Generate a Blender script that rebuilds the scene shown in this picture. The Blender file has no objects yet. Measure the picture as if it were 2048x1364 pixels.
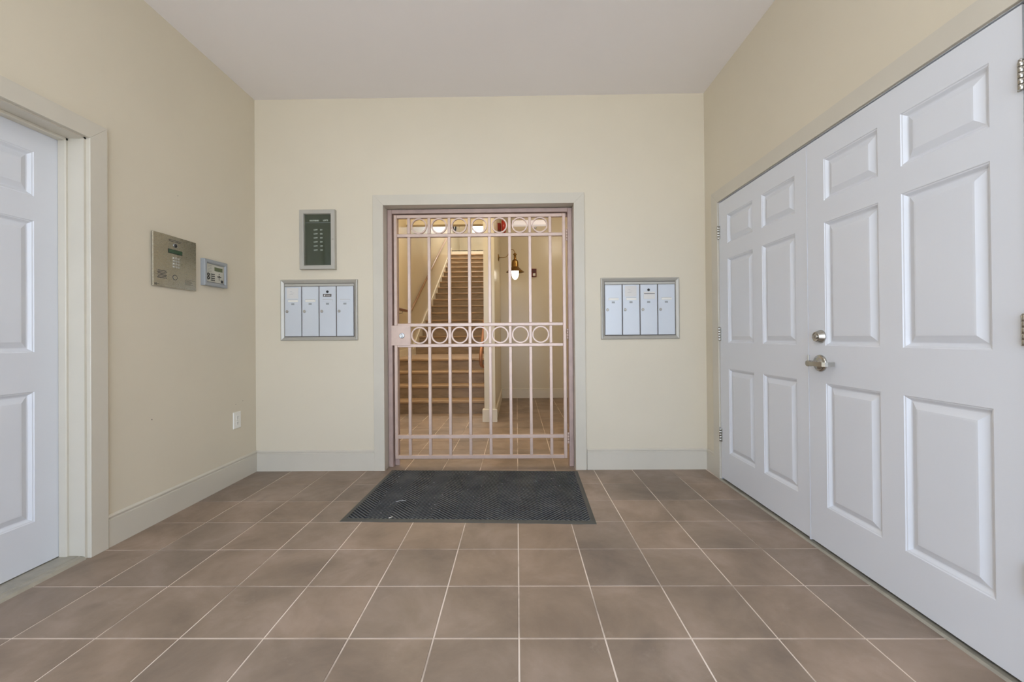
import bpy, bmesh, math, random
from mathutils import Vector, Matrix
random.seed(7)
sc = bpy.context.scene
PI = math.pi

# ------------------------------------------------------------------ camera
cam_d = bpy.data.cameras.new('camera')
cam = bpy.data.objects.new('camera', cam_d)
sc.collection.objects.link(cam)
cam_d.sensor_width = 36.0
cam_d.lens = 36.0 * 814.533 / 2048.0
cam_d.shift_y = -12.34 / 2048.0
cam_d.clip_start = 0.02
YAW, PIT, ROL = -0.011600, 0.0050, -0.0085
def cam_axes(yaw, pit, rol):
    cy, sy, cp, sp, cr, sr = math.cos(yaw), math.sin(yaw), math.cos(pit), math.sin(pit), math.cos(rol), math.sin(rol)
    f = Vector((sy*cp, cy*cp, sp)); r = Vector((cy, -sy, 0)); u = r.cross(f)
    return r*cr + u*sr, -r*sr + u*cr, f
r_, u_, f_ = cam_axes(YAW, PIT, ROL)
cam.matrix_world = Matrix(((r_.x, u_.x, -f_.x, 0.001), (r_.y, u_.y, -f_.y, -1.4692), (r_.z, u_.z, -f_.z, 1.0838), (0, 0, 0, 1)))
sc.camera = cam

# ------------------------------------------------------------------ world, light, exposure
world = bpy.data.worlds.new('world'); sc.world = world
world.use_nodes = True
wn = world.node_tree.nodes['Background']
wn.inputs[0].default_value = (0.74, 0.87, 1.07, 1)
wn.inputs[1].default_value = 3.6
vs = sc.view_settings
vs.view_transform = 'Standard'; vs.look = 'None'; vs.gamma = 1.0; vs.use_curve_mapping = False
vs.exposure = 0.36
sc.cycles.max_bounces = 10
sc.cycles.diffuse_bounces = 7
sc.cycles.sample_clamp_indirect = 4.0
sc.cycles.use_denoising = True

def area(name, loc, rot, sx, sy, power, col):
    l = bpy.data.lights.new(name, 'AREA'); l.shape = 'RECTANGLE'; l.size = sx; l.size_y = sy
    l.energy = power; l.color = col
    o = bpy.data.objects.new(name, l); sc.collection.objects.link(o)
    o.location = loc; o.rotation_euler = rot
    return o
sun_d = bpy.data.lights.new('sun', 'SUN'); sun_d.energy = 14.5; sun_d.angle = math.radians(1.0); sun_d.color = (0.95, 1.0, 1.06)
sun = bpy.data.objects.new('sun', sun_d); sc.collection.objects.link(sun)
sun.rotation_euler = Vector((0.62, -0.10, 0.78)).to_track_quat('Z', 'Y').to_euler()   # over the building's side: lights the pavement, not the room
# unseen fill added to lift the vestibule walls and floor, warm hall lights
area('vestibule_fill_light', (-0.3, -0.9, 3.03), (0, 0, 0), 0.8, 0.8, 9, (1.0, 0.97, 0.94))
def bulb(name, loc, power, col):
    l = bpy.data.lights.new(name, 'POINT'); l.energy = power; l.color = col; l.shadow_soft_size = 0.12
    o = bpy.data.objects.new(name, l); sc.collection.objects.link(o); o.location = loc
bulb('hall_unseen_light', (-0.9, 2.8, 3.05), 24, (1.0, 0.90, 0.74))
bulb('hall_unseen_light', (-1.40, 4.5, 3.02), 34, (1.0, 0.84, 0.58))  # unseen second light, added to turn the left wall golden
bulb('hall_unseen_light', (0.85, 4.0, 3.05), 13, (1.0, 0.90, 0.76))  # unseen light added to brighten the hall end wall
area('stairwell_fill_light', (-1.25, 10.0, 6.2), (0, 0, 0), 0.8, 1.6, 95, (1.0, 0.95, 0.88))  # unseen fill added to brighten the stair walls

# ------------------------------------------------------------------ helpers
def s2l(c):
    return tuple((x/12.92 if x <= 0.04045 else ((x+0.055)/1.055)**2.4) for x in [v/255.0 for v in c]) + (1.0,)

class MB:
    """collects faces in a local frame (u, v, n) that is mapped to the world"""
    def __init__(s, O=(0, 0, 0), U=(1, 0, 0), V=(0, 0, 1), N=(0, -1, 0)):
        s.v = []; s.f = []; s.sm = []
        s.O, s.U, s.V, s.N = Vector(O), Vector(U), Vector(V), Vector(N)
    def P(s, u, v, n=0):
        s.v.append(s.O + s.U*u + s.V*v + s.N*n); return len(s.v)-1
    def F(s, ids, sm=False):
        s.f.append(ids); s.sm.append(sm)
    def box(s, u0, u1, v0, v1, n0, n1, bev=0.0):
        if u0 > u1: u0, u1 = u1, u0
        if v0 > v1: v0, v1 = v1, v0
        if n0 > n1: n0, n1 = n1, n0
        b = min(bev, (u1-u0)*.45, (v1-v0)*.45, (n1-n0)*.45)
        if b <= 0:
            p = [s.P(u, v, n) for n in (n0, n1) for v in (v0, v1) for u in (u0, u1)]
            for q in ((0,2,3,1),(4,5,7,6),(0,1,5,4),(2,6,7,3),(0,4,6,2),(1,3,7,5)): s.F([p[i] for i in q])
            return s
        # chamfered on the front (n1) only plus vertical edges
        lo = [s.P(u, v, n0) for u, v in ((u0,v0),(u1,v0),(u1,v1),(u0,v1))]
        mi = [s.P(u, v, n1-b) for u, v in ((u0,v0),(u1,v0),(u1,v1),(u0,v1))]
        hi = [s.P(u, v, n1) for u, v in ((u0+b,v0+b),(u1-b,v0+b),(u1-b,v1-b),(u0+b,v1-b))]
        s.F(lo[::-1]); s.F(hi)
        for i in range(4):
            j = (i+1) % 4
            s.F([lo[i], lo[j], mi[j], mi[i]]); s.F([mi[i], mi[j], hi[j], hi[i]])
        return s
    def loops(s, rect, prof, cap=True):
        """nested rectangles: prof is a list of (inset, n)"""
        u0, u1, v0, v1 = rect; prev = None
        for ins, n in prof:
            r = [s.P(u0+ins, v0+ins, n), s.P(u1-ins, v0+ins, n), s.P(u1-ins, v1-ins, n), s.P(u0+ins, v1-ins, n)]
            if prev:
                for i in range(4):
                    j = (i+1) % 4; s.F([prev[i], prev[j], r[j], r[i]])
            prev = r
        if cap: s.F(prev)
        return s
    def disc(s, cu, cv, prof, seg=24, sm=True, cap0=False, cap1=True, axis='n'):
        """lathe about the n axis (or v axis): prof = list of (radius, height)"""
        prev = None
        for k, (r, h) in enumerate(prof):
            ring = []
            for i in range(seg):
                a = 2*PI*i/seg
                if axis == 'n': ring.append(s.P(cu+r*math.cos(a), cv+r*math.sin(a), h))
                elif axis == 'v': ring.append(s.P(cu+r*math.cos(a), h, cv+r*math.sin(a)))
                else: ring.append(s.P(h, cu+r*math.cos(a), cv+r*math.sin(a)))
            if prev:
                for i in range(seg):
                    j = (i+1) % seg; s.F([prev[i], prev[j], ring[j], ring[i]], sm)
            elif cap0: s.F(ring[::-1])
            prev = ring
        if cap1: s.F(prev)
        return s
    def ring(s, cu, cv, ro, ri, n0, n1, seg=40):
        a0 = []
        for i in range(seg):
            a = 2*PI*i/seg; c, d = math.cos(a), math.sin(a)
            a0.append([s.P(cu+r*c, cv+r*d, n) for r, n in ((ro, n0), (ro, n1), (ri, n1), (ri, n0))])
        for i in range(seg):
            A, B = a0[i], a0[(i+1) % seg]
            for k in range(4):
                m = (k+1) % 4; s.F([A[k], B[k], B[m], A[m]], k in (0, 2))
        return s
    def tube(s, pts, rad, seg=12, caps=True, sq=None):
        """pts in (u,v,n)"""
        W = [s.O + s.U*p[0] + s.V*p[1] + s.N*p[2] for p in pts]
        prev = None; up = Vector((0.0, 0.0, 1.0))
        rr = rad if isinstance(rad, (list, tuple)) else [rad]*len(W)
        side = None
        for k, w in enumerate(W):
            t = (W[min(k+1, len(W)-1)] - W[max(k-1, 0)]).normalized()
            if side is None:
                side = t.cross(up)
                if side.length < 1e-3: side = t.cross(Vector((1, 0, 0)))
            side = (side - t*side.dot(t)).normalized()
            nn = side.cross(t).normalized()
            ring = []
            for i in range(seg):
                a = 2*PI*i/seg
                s.v.append(w + side*rr[k]*math.cos(a) + nn*rr[k]*math.sin(a)); ring.append(len(s.v)-1)
            if prev:
                for i in range(seg):
                    j = (i+1) % seg; s.F([prev[i], prev[j], ring[j], ring[i]], True)
            elif caps: s.F(ring[::-1])
            prev = ring
        if caps: s.F(prev)
        return s
    def prism(s, poly, n0, n1):
        a = [s.P(u, v, n0) for u, v in poly]; b = [s.P(u, v, n1) for u, v in poly]
        s.F(a[::-1]); s.F(b)
        for i in range(len(poly)):
            j = (i+1) % len(poly); s.F([a[i], a[j], b[j], b[i]])
        return s

def world_loc(o):
    v = Vector((0, 0, 0))
    while o is not None:
        v = v + o.location; o = o.parent
    return v

def obj(name, mb, mat, parent=None, loc=None):
    """one mesh object; the mesh is given in world coordinates"""
    base = world_loc(parent) if parent else Vector((0, 0, 0))
    own = Vector(loc) if loc is not None else base
    me = bpy.data.meshes.new(name)
    me.from_pydata([tuple(v-own) for v in mb.v], [], mb.f)
    bm = bmesh.new(); bm.from_mesh(me)
    bmesh.ops.recalc_face_normals(bm, faces=bm.faces)
    bm.to_mesh(me); bm.free()
    if len(me.polygons) == len(mb.sm):
        me.polygons.foreach_set('use_smooth', mb.sm)
    me.materials.append(mat); me.update()
    o = bpy.data.objects.new(name, me); sc.collection.objects.link(o)
    if parent: o.parent = parent
    o.location = own - base
    return o

def thing(name, label, cat, loc, group=None):
    o = bpy.data.objects.new(name, None); sc.collection.objects.link(o)
    o.empty_display_size = 0.1
    o.location = loc; o['label'] = label; o['category'] = cat
    if group: o['group'] = group
    return o
def tag(o, label, cat, group=None):
    o['label'] = label; o['category'] = cat
    if group: o['group'] = group
    return o
def struct(o, label=None, cat=None):
    o['kind'] = 'structure'
    if label: o['label'] = label
    if cat: o['category'] = cat
    return o

def text(name, body, size, mat, parent, O, U, V, N, align='LEFT', depth=0.0006, sx=1.0):
    c = bpy.data.curves.new('t', 'FONT'); c.body = body; c.size = size; c.extrude = depth
    c.offset = size*0.03; c.align_x = align; c.align_y = 'CENTER'; c.resolution_u = 2
    t = bpy.data.objects.new('t', c); sc.collection.objects.link(t)
    bpy.context.view_layer.update()
    me = bpy.data.meshes.new_from_object(t.evaluated_get(bpy.context.evaluated_depsgraph_get()))
    bpy.data.objects.remove(t); bpy.data.curves.remove(c)
    base = world_loc(parent)
    O, U, V, N = Vector(O), Vector(U), Vector(V), Vector(N)
    for v in me.vertices:
        v.co = O + U*v.co.x*sx + V*v.co.y + N*v.co.z - base
    me.name = name; me.materials.clear(); me.materials.append(mat)
    o = bpy.data.objects.new(name, me); sc.collection.objects.link(o); o.parent = parent
    return o

# ------------------------------------------------------------------ materials
def new_mat(name):
    m = bpy.data.materials.new(name); m.use_nodes = True
    nt = m.node_tree; b = nt.nodes['Principled BSDF']
    return m, nt, b
def noise(nt, scale, detail=4, rough=0.55, coord='pos', dist=0.0, scl=(1, 1, 1)):
    n = nt.nodes.new('ShaderNodeTexNoise'); n.inputs['Scale'].default_value = scale
    n.inputs['Detail'].default_value = detail; n.inputs['Roughness'].default_value = rough
    n.inputs['Distortion'].default_value = dist
    g = nt.nodes.new('ShaderNodeNewGeometry')
    mp = nt.nodes.new('ShaderNodeMapping'); mp.inputs['Scale'].default_value = scl
    nt.links.new(g.outputs['Position'], mp.inputs['Vector']); nt.links.new(mp.outputs[0], n.inputs['Vector'])
    return n
def ramp(nt, fac, stops):
    r = nt.nodes.new('ShaderNodeValToRGB'); e = r.color_ramp.elements
    while len(e) < len(stops): e.new(0.5)
    for k, (p, c) in enumerate(stops): e[k].position = p; e[k].color = c
    nt.links.new(fac, r.inputs[0]); return r
def bump(nt, b, h, strength, dist):
    bp = nt.nodes.new('ShaderNodeBump'); bp.inputs['Strength'].default_value = strength
    bp.inputs['Distance'].default_value = dist
    nt.links.new(h, bp.inputs['Height']); nt.links.new(bp.outputs[0], b.inputs['Normal'])
def shade(c, k): return (c[0]*k, c[1]*k, c[2]*k, 1)
def mat_paint(name, col, rough=0.5, var=0.03, bmp=0.05, scale=3.0, bscale=260, metal=0.0, spec=0.5):
    m, nt, b = new_mat(name); c = s2l(col)
    n = noise(nt, scale, 4)
    r = ramp(nt, n.outputs[0], [(0.3, shade(c, 1-var)), (0.7, shade(c, 1+var))])
    nt.links.new(r.outputs[0], b.inputs['Base Color'])
    b.inputs['Roughness'].default_value = rough; b.inputs['Metallic'].default_value = metal
    b.inputs['Specular IOR Level'].default_value = spec
    if bmp > 0:
        n2 = noise(nt, bscale, 2); bump(nt, b, n2.outputs[0], bmp, 0.002)
    return m
M = {}
M['wall'] = mat_paint('wall_paint', (213, 204, 184), 0.42, 0.02, 0.10, 1.5, 180)
M['ceiling'] = mat_paint('ceiling_paint', (235, 231, 230), 0.7, 0.015, 0.08, 1.2, 160)
M['trim'] = mat_paint('trim_paint', (203, 197, 183), 0.35, 0.03, 0.04, 3.0, 120)
M['hallwall'] = mat_paint('hall_wall_paint', (214, 204, 180), 0.27, 0.02, 0.08, 1.5, 180)
M['halltrim'] = mat_paint('hall_trim_paint', (218, 210, 192), 0.35, 0.02, 0.05, 2.0, 120)
M['door'] = mat_paint('door_paint', (215, 218, 224), 0.38, 0.01, 0.05, 2.0, 200)
M['stain'] = mat_paint('steel_satin', (178, 174, 166), 0.28, 0.04, 0.0, 8, 100, 1.0)
M['nickel'] = mat_paint('satin_nickel', (186, 184, 178), 0.22, 0.03, 0.0, 8, 100, 1.0)
M['chrome'] = mat_paint('chrome', (205, 210, 218), 0.12, 0.02, 0.0, 8, 100, 1.0)
M['alu'] = mat_paint('anodised_aluminium', (182, 179, 170), 0.42, 0.03, 0.0, 8, 100, 0.35)
M['mailgrey'] = mat_paint('mailbox_enamel', (205, 210, 216), 0.36, 0.01, 0.02, 5, 300, 0.25)
M['gate'] = mat_paint('gate_paint', (200, 177, 164), 0.34, 0.07, 0.06, 14, 160, 0.25)
M['gateframe'] = mat_paint('gate_frame_paint', (176, 153, 144), 0.38, 0.08, 0.06, 14, 160, 0.2)
M['black'] = mat_paint('black_plastic', (26, 26, 28), 0.5, 0.05, 0)
M['lightblock'] = mat_paint('light_block_black', (22, 20, 19), 0.9, 0.05, 0)  # near-black for the added boards that keep the door gaps dark
M['boardback'] = mat_paint('letter_board_felt', (78, 81, 66), 0.85, 0.06, 0.3, 20, 500)
M['white'] = mat_paint('white_plastic', (232, 230, 222), 0.4, 0.01, 0)
M['paper'] = mat_paint('paper', (214, 212, 208), 0.8, 0.02, 0)
M['ink'] = mat_paint('ink', (70, 72, 76), 0.8, 0.02, 0)
M['plaque'] = mat_paint('dark_plaque', (92, 84, 78), 0.5, 0.15, 0, 60)
M['lcd'] = mat_paint('lcd_green', (52, 80, 56), 0.15, 0.06, 0, 40)
M['lcd2'] = mat_paint('lcd_olive', (84, 94, 62), 0.2, 0.06, 0, 40)
M['kpframe'] = mat_paint('keypad_grey_plastic', (152, 156, 158), 0.4, 0.02, 0.02)
M['kpface'] = mat_paint('keypad_face', (186, 184, 170), 0.45, 0.02, 0.0)
M['red'] = mat_paint('red_enamel', (168, 44, 30), 0.35, 0.05, 0)
M['darkred'] = mat_paint('dark_red_plastic', (104, 32, 28), 0.4, 0.05, 0)
M['brass'] = mat_paint('aged_brass', (150, 116, 66), 0.28, 0.12, 0.0, 20, 100, 1.0)
M['bronze'] = mat_paint('copper_handrail', (164, 118, 92), 0.36, 0.12, 0.0, 12, 100, 0.55)
M['railwood'] = mat_paint('handrail_wood', (112, 76, 56), 0.35, 0.12, 0.03, 12, 100)
M['railpaint'] = mat_paint('handrail_paint', (150, 122, 100), 0.35, 0.06, 0.02, 12, 100)
M['rubber'] = mat_paint('mat_rubber', (74, 74, 70), 0.6, 0.10, 0.15, 12, 200)
M['ground'] = mat_paint('pavement', (184, 181, 176), 0.9, 0.1, 0.2, 3, 40)
M['thresh'] = mat_paint('threshold_aluminium', (170, 165, 152), 0.4, 0.12, 0.05, 20, 80, 0.4)
M['lint'] = mat_paint('lint', (176, 180, 184), 0.9, 0.05, 0)

def mat_brushed(name, col, rough=0.26):
    m, nt, b = new_mat(name); c = s2l(col)
    b.inputs['Metallic'].default_value = 1.0
    n = noise(nt, 60, 3, 0.6, scl=(1, 1, 22))
    r = ramp(nt, n.outputs[0], [(0.3, shade(c, 0.92)), (0.7, shade(c, 1.06))])
    nt.links.new(r.outputs[0], b.inputs['Base Color'])
    mr = nt.nodes.new('ShaderNodeMapRange'); mr.inputs[3].default_value = rough-0.05; mr.inputs[4].default_value = rough+0.08
    nt.links.new(n.outputs[0], mr.inputs[0]); nt.links.new(mr.outputs[0], b.inputs['Roughness'])
    return m
M['brushed'] = mat_brushed('brushed_stainless', (176, 170, 154))

def mat_tile():
    m, nt, b = new_mat('floor_tile')
    n1 = noise(nt, 2.6, 6, 0.62, dist=0.4)
    c1 = ramp(nt, n1.outputs[0], [(0.32, s2l((122, 108, 96))), (0.5, s2l((142, 126, 112))), (0.68, s2l((160, 143, 130)))])
    # per-tile tint
    oi = nt.nodes.new('ShaderNodeObjectInfo')
    tint = ramp(nt, oi.outputs['Random'], [(0.0, (0.90, 0.90, 0.91, 1)), (0.5, (1.0, 0.985, 0.97, 1)), (1.0, (1.09, 1.04, 0.99, 1))])
    mx = nt.nodes.new('ShaderNodeMix'); mx.data_type = 'RGBA'; mx.blend_type = 'MULTIPLY'; mx.inputs[0].default_value = 1.0
    nt.links.new(c1.outputs[0], mx.inputs[6]); nt.links.new(tint.outputs[0], mx.inputs[7])
    # pale scuffs
    n2 = noise(nt, 5.5, 8, 0.72, dist=1.2)
    f2 = ramp(nt, n2.outputs[0], [(0.60, (0, 0, 0, 1)), (0.80, (0.35, 0.35, 0.35, 1))])
    mx2 = nt.nodes.new('ShaderNodeMix'); mx2.data_type = 'RGBA'
    nt.links.new(f2.outputs[0], mx2.inputs[0]); nt.links.new(mx.outputs[2], mx2.inputs[6])
    mx2.inputs[7].default_value = s2l((182, 168, 156))
    # dark smudges
    n3 = noise(nt, 3.4, 3, 0.5, dist=0.8)
    f3 = ramp(nt, n3.outputs[0], [(0.60, (0, 0, 0, 1)), (0.78, (0.38, 0.38, 0.38, 1))])
    mx3 = nt.nodes.new('ShaderNodeMix'); mx3.data_type = 'RGBA'
    nt.links.new(f3.outputs[0], mx3.inputs[0]); nt.links.new(mx2.outputs[2], mx3.inputs[6])
    mx3.inputs[7].default_value = s2l((98, 88, 82))
    nt.links.new(mx3.outputs[2], b.inputs['Base Color'])
    mr = nt.nodes.new('ShaderNodeMapRange'); mr.inputs[3].default_value = 0.38; mr.inputs[4].default_value = 0.62
    nt.links.new(n2.outputs[0], mr.inputs[0]); nt.links.new(mr.outputs[0], b.inputs['Roughness'])
    n4 = noise(nt, 30, 4, 0.6); bump(nt, b, n4.outputs[0], 0.12, 0.004)
    return m
M['tile'] = mat_tile()
def mat_grout():
    m, nt, b = new_mat('grout')
    n = noise(nt, 2.2, 5, 0.6)
    r = ramp(nt, n.outputs[0], [(0.36, s2l((160, 146, 134))), (0.5, s2l((222, 208, 196))), (0.7, s2l((236, 224, 214)))])
    nt.links.new(r.outputs[0], b.inputs['Base Color']); b.inputs['Roughness'].default_value = 0.9
    return m
M['grout'] = mat_grout()

def mat_stair(name, c0, c1):
    m, nt, b = new_mat(name)
    n = noise(nt, 3.0, 6, 0.65, scl=(1.2, 5, 5), dist=0.5)
    r = ramp(nt, n.outputs[0], [(0.32, s2l(c0)), (0.7, s2l(c1))])
    nt.links.new(r.outputs[0], b.inputs['Base Color']); b.inputs['Roughness'].default_value = 0.42
    return m
M['tread'] = mat_stair('stair_tread', (138, 114, 86), (176, 148, 116))
M['riser'] = mat_stair('stair_riser', (122, 104, 84), (156, 136, 112))

def mat_carpet():
    m, nt, b = new_mat('mat_ribbed_pile')
    g = nt.nodes.new('ShaderNodeNewGeometry'); sp = nt.nodes.new('ShaderNodeSeparateXYZ')
    nt.links.new(g.outputs['Position'], sp.inputs[0])
    def mth(op, a, c=None, v=None):
        k = nt.nodes.new('ShaderNodeMath'); k.operation = op
        for i, q in enumerate((a, c)):
            if q is None: continue
            if isinstance(q, (int, float)): k.inputs[i].default_value = q
            else: nt.links.new(q, k.inputs[i])
        return k.outputs[0]
    x, y = sp.outputs[0], sp.outputs[1]
    a = mth('ADD', x, y); d = mth('SUBTRACT', x, y)
    w1 = mth('SINE', mth('MULTIPLY', a, 2*PI/0.027)); w2 = mth('SINE', mth('MULTIPLY', d, 2*PI/0.027))
    # zig-zag bands, 9 cm wide
    sel = mth('GREATER_THAN', mth('FRACT', mth('MULTIPLY', x, 1/0.26)), 0.5)
    mx = nt.nodes.new('ShaderNodeMix'); nt.links.new(sel, mx.inputs[0]); nt.links.new(w1, mx.inputs[2]); nt.links.new(w2, mx.inputs[3])
    h = mx.outputs[0]
    n = noise(nt, 420, 3, 0.8); n2 = noise(nt, 5, 5, 0.6)
    fac = mth('ADD', mth('MULTIPLY', h, 0.30), mth('ADD', mth('MULTIPLY', n.outputs[0], 0.45), mth('MULTIPLY', n2.outputs[0], 0.5)))
    r = ramp(nt, fac, [(0.2, s2l((44, 48, 54))), (0.55, s2l((92, 96, 101))), (0.95, s2l((136, 138, 137)))])
    nt.links.new(r.outputs[0], b.inputs['Base Color']); b.inputs['Roughness'].default_value = 0.95
    b.inputs['Specular IOR Level'].default_value = 0.1
    bump(nt, b, h, 1.0, 0.006)
    return m
M['carpet'] = mat_carpet()
def mat_emit(name, col, strength):
    m, nt, b = new_mat(name); b.inputs['Base Color'].default_value = col
    b.inputs['Emission Color'].default_value = col; b.inputs['Emission Strength'].default_value = strength
    return m
M['diffuser'] = mat_emit('lit_diffuser', (0.92, 0.88, 0.90, 1), 0.30)
M['globe'] = mat_emit('lit_globe', (1.0, 0.93, 0.80, 1), 7.0)
def mat_glass():
    m = bpy.data.materials.new('clear_glass'); m.use_nodes = True; nt = m.node_tree
    for n in list(nt.nodes): nt.nodes.remove(n)
    o = nt.nodes.new('ShaderNodeOutputMaterial'); t = nt.nodes.new('ShaderNodeBsdfTransparent')
    g = nt.nodes.new('ShaderNodeBsdfGlossy'); g.inputs['Roughness'].default_value = 0.03
    t.inputs[0].default_value = (0.93, 0.95, 0.93, 1)
    lw = nt.nodes.new('ShaderNodeFresnel'); lw.inputs[0].default_value = 1.35
    mx = nt.nodes.new('ShaderNodeMixShader')
    nt.links.new(lw.outputs[0], mx.inputs[0]); nt.links.new(t.outputs[0], mx.inputs[1]); nt.links.new(g.outputs[0], mx.inputs[2])
    nt.links.new(mx.outputs[0], o.inputs[0]); return m
M['glass'] = mat_glass()
M['mirror'] = mat_paint('mirror_glass', (220, 222, 224), 0.05, 0.0, 0, metal=1.0)

# ------------------------------------------------------------------ setting
XL, XR, YB, H = -2.150, 1.542, 1.861, 3.058
YF = -2.9             # front wall of the vestibule, behind the camera
WT = 0.15
HH = 3.45             # hall ceiling
YHB = 5.765           # hall back wall
YW = 2.02             # rear face of the wall that holds the gate
def W(): return MB((0, 0, 0), (1, 0, 0), (0, 1, 0), (0, 0, 1))   # plain xyz boxes

# floor slab (grout bed) + tiles
fl = W(); fl.box(XL-0.2, 1.75, YF-0.15, 7.0, -0.12, -0.0022)
floor = struct(obj('floor', fl, M['grout']), 'brown square-tiled floor of the vestibule and hall', 'floor')
TS, GR = 0.3085, 0.0060
def tile_mesh(x0, x1, y0, y1, th=0.010, b=0.0012):
    mb = W(); r = []
    for ins, z in ((0, -th), (0, -b), (b, 0.0)):
        r.append([mb.P(x0+ins, y0+ins, z), mb.P(x1-ins, y0+ins, z), mb.P(x1-ins, y1-ins, z), mb.P(x0+ins, y1-ins, z)])
    for A, B in ((r[0], r[1]), (r[1], r[2])):
        for i in range(4):
            j = (i+1) % 4; mb.F([A[i], A[j], B[j], B[i]])
    mb.F(r[2]); return mb
full_me = None
def put_tile(c, rw, xa, xb, ya, yb):
    global full_me
    x0, x1 = c*TS+GR/2, (c+1)*TS-GR/2; y0, y1 = rw*TS+GR/2, (rw+1)*TS-GR/2
    cx0, cx1, cy0, cy1 = max(x0, xa), min(x1, xb), max(y0, ya), min(y1, yb)
    if cx1-cx0 < 0.012 or cy1-cy0 < 0.012: return
    if (cx0, cx1, cy0, cy1) == (x0, x1, y0, y1):
        if full_me is None:
            o = obj('tile', tile_mesh(x0, x1, y0, y1), M['tile'], floor, loc=(x0, y0, 0)); full_me = o.data
        else:
            o = bpy.data.objects.new('tile', full_me); sc.collection.objects.link(o); o.parent = floor; o.location = (x0, y0, 0)
    else:
        obj('tile', tile_mesh(cx0, cx1, cy0, cy1), M['tile'], floor, loc=(cx0, cy0, 0))
for rw in range(-2, 6):
    for c in range(-7, 5): put_tile(c, rw, XL, XR-0.025, -9, 9)
# row under the doorway and hall
for c in range(-4, 2): put_tile(c, 6, -1.083, 0.470, 0, 9)
for rw in range(7, 19):
    for c in range(-7, 5): put_tile(c, rw, -2.1, 1.5, YW, YHB)
# vestibule rows behind the camera, joined (out of view)
back = W()
for rw in range(-10, -2):
    for c in range(-7, 5):
        x0, x1 = max(c*TS+GR/2, XL), min((c+1)*TS-GR/2, XR-0.02); y0, y1 = rw*TS+GR/2, (rw+1)*TS-GR/2
        if y0 < YF: continue
        back.box(x0, x1, y0, y1, -0.01, 0)
o = obj('tile_field', back, M['tile'], floor); o['kind'] = 'stuff'

# ceilings
c = W(); c.box(XL-0.2, XR+0.2, YF-0.15, YB, H, H+0.15); struct(obj('ceiling', c, M['ceiling']), 'plain pale vestibule ceiling', 'ceiling')
c = W(); c.box(-2.25, 1.75, YW, 6.45, HH, HH+0.15); struct(obj('ceiling', c, M['ceiling']), 'hall ceiling beyond the gate', 'ceiling')
c = W(); c.box(-2.25, 1.0, 6.45, 13.9, 6.4, 6.55); struct(obj('ceiling', c, M['ceiling']), 'high ceiling over the stairs', 'ceiling')

# walls of the vestibule
DX0, DX1, DZ = -1.083, 0.472, 2.168          # gate doorway
w = W()
w.box(XL-0.15, DX0-0.02, YB, YW, 0, HH+0.15); w.box(DX1+0.02, XR+0.2, YB, YW, 0, HH+0.15); w.box(DX0-0.02, DX1+0.02, YB, YW, DZ+0.02, HH+0.15)
struct(obj('wall_back', w, M['wall']), 'cream back wall with the gated doorway', 'wall')
LDY0, LDY1, LDZ = -0.40, 0.530, 2.090        # left door leaf
w = W()
w.box(XL-WT, XL, LDY1+0.02, YB, 0, H); w.box(XL-WT, XL, YF, LDY0-0.02, 0, H); w.box(XL-WT, XL, LDY0-0.02, LDY1+0.02, LDZ+0.01, H)
struct(obj('wall_left', w, M['wall']), 'cream left wall with intercom and outlet', 'wall')
RDY0, RDY1, RDZ = -0.235, 1.610, 2.078       # right double doors opening
w = W()
w.box(XR, XR+WT, RDY1+0.01, YB, 0, H); w.box(XR, XR+WT, YF, RDY0-0.01, 0, H); w.box(XR, XR+WT, RDY0-0.01, RDY1+0.01, RDZ+0.01, H)
struct(obj('wall_right', w, M['wall']), 'cream right wall around the double doors', 'wall')
w = W()   # front wall behind the camera with a wide glazed opening
w.box(XL, -1.95, YF-0.15, YF, 0, H); w.box(1.35, XR, YF-0.15, YF, 0, H); w.box(-1.95, 1.35, YF-0.15, YF, 2.85, H)
struct(obj('wall_front', w, M['wall']), 'front wall with open entrance behind the camera', 'wall')
g = W(); g.box(-14, 14, -30, YF-0.15, -0.15, -0.02); struct(obj('ground', g, M['ground']), 'unseen pale pavement outside the entrance, added to bounce light', 'ground')  # out of view, put in to bounce daylight up to the ceiling

w = W(); w.box(XR+WT+0.002, XR+WT+0.03, RDY0-0.1, RDY1+0.1, 0, 2.3); struct(obj('wall_right', w, M['lightblock']), 'unseen dark board added behind the double doors to block light', 'wall')  # added board that stops sky showing through the gap under the doors
w = W(); w.box(XL-WT-0.04, XL-WT-0.012, LDY0-0.1, LDY1+0.1, 0, 2.3); struct(obj('wall_left', w, M['lightblock']), 'unseen dark board added behind the left door to block light', 'wall')  # same kind of added light block for the left door
# baseboards: flat board, cap bead on top
def baseboard(name, O, U, N, length, mat, h=0.142, t=0.015, label=None):
    mb = MB(O, U, (0, 0, 1), N)
    prof = [(0, 0), (t, 0), (t, h), (t*0.65, h+0.003), (t*0.65, h+0.008), (t*0.95, h+0.012), (t*0.95, h+0.018), (t*0.3, h+0.026), (0, h+0.026)]
    a = [mb.P(0, z, n) for n, z in prof]; b = [mb.P(length, z, n) for n, z in prof]
    for i in range(len(prof)):
        j = (i+1) % len(prof); mb.F([a[i], a[j], b[j], b[i]])
    mb.F(a); mb.F(b[::-1])
    return struct(obj(name, mb, mat), label, 'baseboard')
baseboard('baseboard_back', (XL+0.015, YB, 0), (1, 0, 0), (0, -1, 0), (-1.168)-(XL+0.015), M['trim'], label='cream baseboard left of the gate')
baseboard('baseboard_back', (0.566, YB, 0), (1, 0, 0), (0, -1, 0), XR-0.012-0.566, M['trim'], label='cream baseboard right of the gate')
baseboard('baseboard_left', (XL, 0.635, 0), (0, 1, 0), (1, 0, 0), YB-0.635, M['trim'], label='long cream baseboard below the intercom')
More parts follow.
